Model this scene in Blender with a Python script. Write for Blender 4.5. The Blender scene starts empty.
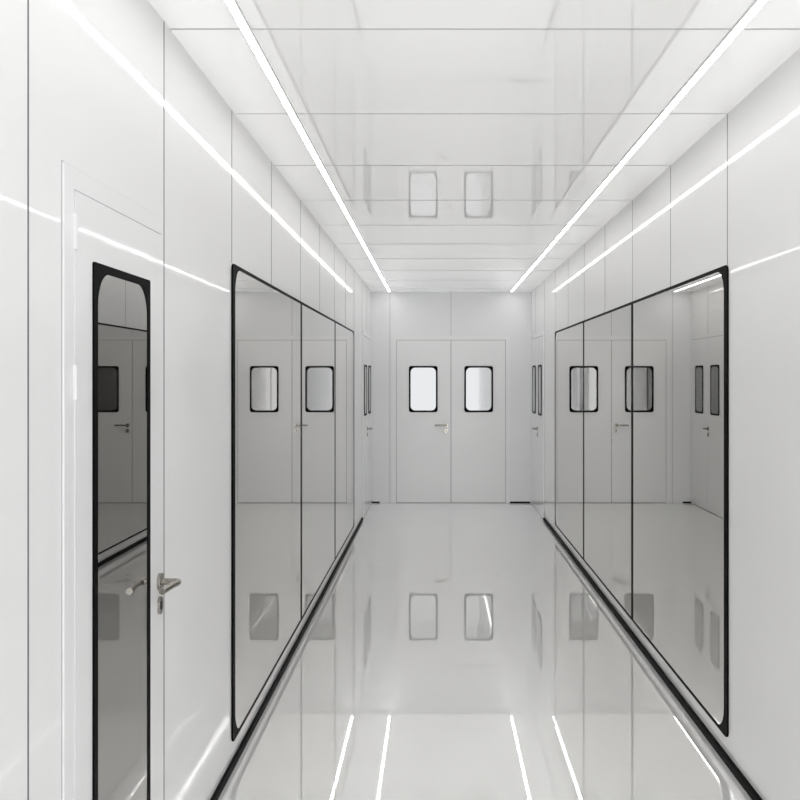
import bpy, math
from mathutils import Vector

XL, XR, YB, YF, H = -0.85, 1.22, 12.89, -3.2, 2.72
P = 1.02
JO = 4.2  # joint origin

# ---------------------------------------------------------------- materials
def mat(name, col, rough=0.4, metal=0.0, coat=0.0, coat_rough=0.02, coat_ior=1.5, ior=1.5, emit=None, noise=0.0, spec=0.5, mirror=0.0):
    m = bpy.data.materials.new(name); m.use_nodes = True
    nt = m.node_tree; b = nt.nodes['Principled BSDF']
    b.inputs['Base Color'].default_value = (*col, 1)
    b.inputs['Roughness'].default_value = rough
    b.inputs['Metallic'].default_value = metal
    b.inputs['IOR'].default_value = ior
    b.inputs['Specular IOR Level'].default_value = spec
    b.inputs['Coat Weight'].default_value = coat
    b.inputs['Coat Roughness'].default_value = coat_rough
    b.inputs['Coat IOR'].default_value = coat_ior
    if emit:
        b.inputs['Emission Color'].default_value = (1, 0.995, 0.98, 1)
        b.inputs['Emission Strength'].default_value = emit
    if noise:
        tc = nt.nodes.new('ShaderNodeTexCoord')
        n = nt.nodes.new('ShaderNodeTexNoise'); n.inputs['Scale'].default_value = 1.3
        r = nt.nodes.new('ShaderNodeValToRGB')
        r.color_ramp.elements[0].position = 0.3; r.color_ramp.elements[1].position = 0.7
        r.color_ramp.elements[0].color = (*[c * (1 - noise) for c in col], 1)
        r.color_ramp.elements[1].color = (*col, 1)
        nt.links.new(tc.outputs['Object'], n.inputs['Vector'])
        nt.links.new(n.outputs['Fac'], r.inputs['Fac'])
        nt.links.new(r.outputs['Color'], b.inputs['Base Color'])
    if mirror:
        gl = nt.nodes.new('ShaderNodeBsdfGlossy'); gl.inputs['Roughness'].default_value = coat_rough
        gl.inputs['Color'].default_value = (0.97, 0.97, 0.97, 1)
        mx = nt.nodes.new('ShaderNodeMixShader'); mx.inputs['Fac'].default_value = mirror
        out = nt.nodes['Material Output']
        nt.links.new(b.outputs[0], mx.inputs[1]); nt.links.new(gl.outputs[0], mx.inputs[2])
        nt.links.new(mx.outputs[0], out.inputs['Surface'])
    return m

M_WALL = mat('wall_panel_white', (0.94, 0.94, 0.94), 0.5, spec=0.3, coat=0.75, coat_rough=0.04, coat_ior=1.32, noise=0.01)
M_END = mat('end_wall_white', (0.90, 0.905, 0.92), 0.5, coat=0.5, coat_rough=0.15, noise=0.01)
M_CEIL = mat('ceiling_white_fill_glow', (0.89, 0.89, 0.89), 0.5, coat=1, coat_rough=0.03, coat_ior=1.5, noise=0.01, mirror=0.26, emit=0.11)  # faint emission added as fill light; the panels themselves are no lamps
M_FLOOR = mat('floor_epoxy_white', (0.96, 0.96, 0.95), 0.4, coat=1, coat_rough=0.02, coat_ior=1.5, noise=0.01, mirror=0.30)
M_DOOR = mat('door_white', (0.92, 0.92, 0.925), 0.4, coat=0.7, coat_rough=0.05, coat_ior=1.35)
M_BLACK = mat('black_frame', (0.002, 0.002, 0.002), 0.5, spec=0.03)
M_GROOVE = mat('grey_sealant', (0.18, 0.18, 0.18), 0.6, spec=0.2)
M_GROOVE_C = mat('ceiling_sealant', (0.38, 0.38, 0.38), 0.6, spec=0.2)
M_GROOVE_L = mat('light_sealant', (0.48, 0.48, 0.48), 0.6)
M_GLASS = mat('reflective_tinted_glass', (0.66, 0.645, 0.615), 0.01, metal=1.0)
M_VGLASS = mat('vision_panel_glass', (0.215, 0.217, 0.217), 0.03, metal=1.0)
M_STEEL = mat('brushed_steel', (0.30, 0.28, 0.25), 0.22, metal=1.0)
M_ALU = mat('white_aluminium', (0.85, 0.85, 0.85), 0.35)
M_LED = mat('led_diffuser', (1, 1, 1), 0.5, emit=3.2)
M_HOLE = mat('keyhole_black', (0.02, 0.02, 0.02), 0.5)

# ---------------------------------------------------------------- helpers
def mk(name, verts, faces, material, parent=None, smooth=False):
    me = bpy.data.meshes.new(name); me.from_pydata(verts, [], faces); me.update()
    import bmesh
    bm = bmesh.new(); bm.from_mesh(me); bmesh.ops.recalc_face_normals(bm, faces=bm.faces); bm.to_mesh(me); bm.free()
    me.materials.append(material)
    if smooth:
        for p in me.polygons: p.use_smooth = True
    o = bpy.data.objects.new(name, me); bpy.context.collection.objects.link(o)
    if parent: o.parent = parent
    return o

def empty(name):
    e = bpy.data.objects.new(name, None); e.empty_display_size = 0.1
    bpy.context.collection.objects.link(e); return e

BF = [(0,1,2,3),(4,7,6,5),(0,4,5,1),(1,5,6,2),(2,6,7,3),(3,7,4,0)]
def boxes(name, lst, material, parent=None, bevel=0):
    v, f = [], []
    for (x0,x1,y0,y1,z0,z1) in lst:
        n = len(v)
        v += [(x0,y0,z0),(x1,y0,z0),(x1,y1,z0),(x0,y1,z0),(x0,y0,z1),(x1,y0,z1),(x1,y1,z1),(x0,y1,z1)]
        f += [tuple(n+i for i in q) for q in BF]
    o = mk(name, v, f, material, parent)
    if bevel:
        b = o.modifiers.new('bev', 'BEVEL'); b.width = bevel; b.segments = 2
    return o

# wall frames: (u,v,w) -> world
def mapL(u, v, w): return (XL + w, u, v)
def mapR(u, v, w): return (XR - w, u, v)
def mapB(u, v, w): return (u, YB - w, v)

def pbox(name, mp, lst, material, parent=None, bevel=0):
    out = []
    for (u0,u1,v0,v1,w0,w1) in lst:
        a = mp(u0,v0,w0); b = mp(u1,v1,w1)
        out.append((min(a[0],b[0]),max(a[0],b[0]),min(a[1],b[1]),max(a[1],b[1]),min(a[2],b[2]),max(a[2],b[2])))
    return boxes(name, out, material, parent, bevel)

def rr(u0,u1,v0,v1,r,n=8):
    pts = []
    for cx,cy,a0 in ((u1-r,v1-r,0),(u0+r,v1-r,90),(u0+r,v0+r,180),(u1-r,v0+r,270)):
        for i in range(n+1):
            a = math.radians(a0+90*i/n); pts.append((cx+r*math.cos(a), cy+r*math.sin(a)))
    return pts

def ring(name, mp, o, i, ro, ri, w0, w1, material, parent):
    A = rr(*o, ro); B = rr(*i, ri); n = len(A)
    v = [mp(p[0],p[1],w1) for p in A] + [mp(p[0],p[1],w1) for p in B] + \
        [mp(p[0],p[1],w0) for p in A] + [mp(p[0],p[1],w0) for p in B]
    f = []
    for k in range(n):
        j = (k+1) % n
        f += [(k,j,n+j,n+k),(2*n+k,3*n+k,3*n+j,2*n+j),(k,2*n+k,2*n+j,j),(n+k,n+j,3*n+j,3*n+k)]
    return mk(name, v, f, material, parent)

def slab(name, mp, o, r, w0, w1, material, parent):
    A = rr(*o, r); n = len(A)
    v = [mp(p[0],p[1],w1) for p in A] + [mp(p[0],p[1],w0) for p in A]
    f = [tuple(range(n)), tuple(range(2*n-1,n-1,-1))] + [(k,n+k,n+(k+1)%n,(k+1)%n) for k in range(n)]
    return mk(name, v, f, material, parent)

def tube(name, mp, pts, rad, material, parent):
    cu = bpy.data.curves.new(name, 'CURVE'); cu.dimensions = '3D'
    cu.bevel_depth = rad; cu.bevel_resolution = 4; cu.use_fill_caps = True
    s = cu.splines.new('NURBS'); s.points.add(len(pts)-1)
    for p, q in zip(s.points, pts): p.co = (*mp(*q), 1)
    s.use_endpoint_u = True; s.order_u = 3; s.resolution_u = 8
    cu.materials.append(material)
    o = bpy.data.objects.new(name, cu); bpy.context.collection.objects.link(o); o.parent = parent
    return o

def disc(name, mp, u, v, r, w0, w1, material, parent, n=24):
    A = [(u+r*math.cos(2*math.pi*k/n), v+r*math.sin(2*math.pi*k/n)) for k in range(n)]
    vs = [mp(p[0],p[1],w1) for p in A] + [mp(p[0],p[1],w0) for p in A]
    f = [tuple(range(n)), tuple(range(2*n-1,n-1,-1))] + [(k,n+k,n+(k+1)%n,(k+1)%n) for k in range(n)]
    return mk(name, vs, f, material, parent)

def lever(mp, u, v, dr, w, parent, material=None):
    m = material or M_STEEL
    disc('handle_rose', mp, u, v, 0.026, w, w+0.009, m, parent)
    tube('handle_lever', mp, [(u,v,w+0.004),(u,v,w+0.040),(u,v,w+0.058),(u+dr*0.02,v,w+0.060),(u+dr*0.07,v+0.004,w+0.058),(u+dr*0.15,v+0.002,w+0.050)], 0.010, m, parent)
    slab('lock_escutcheon', mp, (u-0.02,u+0.02,v-0.098,v-0.045), 0.018, w, w+0.007, m, parent)
    slab('keyhole', mp, (u-0.004,u+0.004,v-0.084,v-0.060), 0.0035, w+0.007, w+0.009, M_HOLE, parent)

# ---------------------------------------------------------------- shell
T = 0.15
boxes('floor', [(XL-T, XR+T, YF-T, YB+T, -T, 0)], M_FLOOR)
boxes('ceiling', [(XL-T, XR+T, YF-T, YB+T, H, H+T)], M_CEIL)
boxes('wall_left', [(XL-T, XL, YF, YB, 0, H)], M_WALL)
boxes('wall_right', [(XR, XR+T, YF, YB, 0, H)], M_WALL)
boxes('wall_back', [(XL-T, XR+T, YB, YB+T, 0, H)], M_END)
# front wall left out: added world fill light enters behind the camera (y = YF)

V0, V1 = 0.10, 2.085
DH = 2.10
joints = [JO + P*k for k in range(-7, 9)]
g = 0.0026
def wall_joints(name, mp, js, W0, W1):
    lst = []
    for y in js:
        if y < YF+0.1 or y > YB-0.1: continue
        if W0 - 0.1 < y < W1 + 0.1: z0 = V1+0.001
        elif y > 11.35: z0 = DH+0.05
        else: z0 = 0.0
        lst.append((y-g, y+g, z0, H, 0, 0.0012))
    pbox(name, mp, lst, M_GROOVE)
wall_joints('trim_1', mapL, [-1.97,-0.96,0.05,1.07,2.078,3.112,4.14,5.13]+[6.22,7.24,8.28,9.28,10.25,11.33,12.1], 4.15, 10.28)
wall_joints('trim_2', mapR, joints, 4.2, 10.3)
boxes('trim_3', [(XL, XR, y-g, y+g, H-0.0012, H) for y in joints if YF < y < YB] , M_GROOVE_C)
pbox('trim_4', mapB, [(0.177,0.183,DH+0.06,H,0,0.0012),(-0.61,-0.604,0,H,0,0.0012)], M_GROOVE_L)

# baseboards (black profile)
boxes('baseboard_left', [(XL, XL+0.014, 3.14, 11.33, 0, 0.030)], M_BLACK)
boxes('baseboard_right', [(XR-0.018, XR, YF, 11.33, 0, 0.030)], M_BLACK)
pbox('baseboard_back', mapB, [(XL,-0.74,0,0.018,0,0.008),(0.94,1.2,0,0.018,0,0.008)], M_BLACK)

# ---------------------------------------------------------------- side windows
def big_window(name, mp, W0, W1):
    e = empty(name)
    ring('frame', mp, (W0,W1,V0,V1), (W0+0.05,W1-0.05,V0+0.016,V1-0.016), 0.03, 0.10, 0, 0.007, M_BLACK, e)
    slab('glass', mp, (W0+0.02,W1-0.02,V0+0.012,V1-0.012), 0.02, 0, 0.006, M_GLASS, e)
    pbox('mullions', mp, [(6.22-0.03,6.22+0.03,V0+0.012,V1-0.012,0.004,0.007),
                         (8.28-0.03,8.28+0.03,V0+0.012,V1-0.012,0.004,0.007)], M_BLACK, e)
    return e
big_window('window_1', mapL, 4.13, 10.2)
big_window('window_2', mapR, 4.18, 10.3)

# ---------------------------------------------------------------- doors
def vision(mp, o, w, e, i, glass=M_VGLASS):
    u0,u1,v0,v1 = o
    ring('vision_frame_%d'%i, mp, o, (u0+0.022,u1-0.022,v0+0.022,v1-0.022), 0.03, 0.06, w, w+0.008, M_BLACK, e)
    slab('vision_glass_%d'%i, mp, (u0+0.01,u1-0.01,v0+0.01,v1-0.01), 0.02, w, w+0.005, glass, e)

def double_door(name, mp, u0, u1, hs=-1, vw=0.365, inset=0.15, hmat=None):
    e = empty(name); c = (u0+u1)/2
    pbox('jamb', mp, [(u0-0.05,u0,0,DH+0.05,0,0.010),(u1,u1+0.05,0,DH+0.05,0,0.010),(u0,u1,DH,DH+0.05,0,0.010)], M_DOOR, e)
    pbox('jamb_shadow_gap', mp, [(u0,u1,0.0,DH,0,0.002)], M_GROOVE, e)
    pbox('leaf_1', mp, [(u0+0.004,c-0.003,0.006,DH-0.004,0.002,0.008)], M_DOOR, e)
    pbox('leaf_2', mp, [(c+0.003,u1-0.004,0.006,DH-0.004,0.002,0.008)], M_DOOR, e)
    vision(mp, (u0+inset,u0+inset+vw,1.17,1.765), 0.008, e, 1)
    vision(mp, (u1-inset-vw,u1-inset,1.17,1.765), 0.008, e, 2)
    lever(mp, c+hs*0.06, 1.0, hs, 0.008, e, hmat)
    return e
double_door('door_2', mapB, -0.525, 0.885, -1, 0.37, 0.163)
double_door('door_3', mapL, 11.42, 12.80, -1, 0.36, 0.16)
double_door('door_4', mapR, 11.42, 12.80, -1, 0.36, 0.16)

# near left single door with tall vision panel
e = empty('door_1')
D0, D1 = 2.265, 3.085
pbox('jamb', mapL, [(D0,D0+0.06,0,DH,0,0.006),(D1-0.02,D1,0,DH,0,0.006),(D0+0.06,D1-0.02,DH-0.05,DH,0,0.006)], M_DOOR, e)
pbox('jamb_shadow_gap', mapL, [(D0-0.003,D1+0.003,0.0,DH+0.003,0,0.0015)], M_GROOVE_L, e)
pbox('leaf', mapL, [(D0+0.063,D1-0.022,0.006,DH-0.053,0.0015,0.008)], M_DOOR, e)
G0, G1 = 2.443, 2.925
ring('vision_frame', mapL, (G0,G1,0.25,1.895), (G0+0.030,G1-0.030,0.275,1.895-0.022), 0.008, 0.085, 0.008, 0.012, M_BLACK, e)
slab('vision_glass', mapL, (G0+0.02,G1-0.02,0.262,1.88), 0.01, 0.008, 0.011, mat('door_tinted_glass',(0.44,0.43,0.42),0.012,metal=1.0), e)
lever(mapL, 3.03, 0.993, -1, 0.008, e)
for k, z in enumerate((0.3, 1.6, 1.95)):
    pbox('hinge_%d'%(k+1), mapL, [(D0+0.055,D0+0.068,z-0.04,z+0.04,0.004,0.014)], M_ALU, e)

# ---------------------------------------------------------------- LED strips
def led(name, x):
    e = empty(name)
    w = 0.013
    ye = YB-0.12
    boxes('housing', [(x-w-0.004,x-w,YF+0.01,ye+0.006,H-0.010,H),(x+w,x+w+0.004,YF+0.01,ye+0.006,H-0.010,H),(x-w,x+w,ye,ye+0.006,H-0.010,H)], M_ALU, e)
    seg, y = [], ye
    while y > YF+0.05:
        y2 = max(YF+0.02, y-2.4)
        seg.append((x-w, x+w, y2+0.012, y, H-0.008, H-0.001)); y = y2
    boxes('diffuser', seg, M_LED, e)
led('led_strip_light', -0.606)
led('led_strip_light', 0.95)

# ---------------------------------------------------------------- world + camera
w = bpy.data.worlds.new('world'); bpy.context.scene.world = w; w.use_nodes = True
w.node_tree.nodes['Background'].inputs[0].default_value = (0.97, 0.98, 1.0, 1)
w.node_tree.nodes['Background'].inputs[1].default_value = 0.9

cam = bpy.data.cameras.new('camera'); co = bpy.data.objects.new('camera', cam)
bpy.context.collection.objects.link(co)
co.location = (0, 0, 1.61); co.rotation_euler = (math.radians(90), 0, 0)
cam.sensor_width = 36; cam.lens = 45; cam.clip_start = 0.02
cam.shift_x = -37/800; cam.shift_y = -22/800
bpy.context.scene.camera = co
bpy.context.scene.view_settings.view_transform = 'Standard'
bpy.context.scene.view_settings.exposure = 2.12
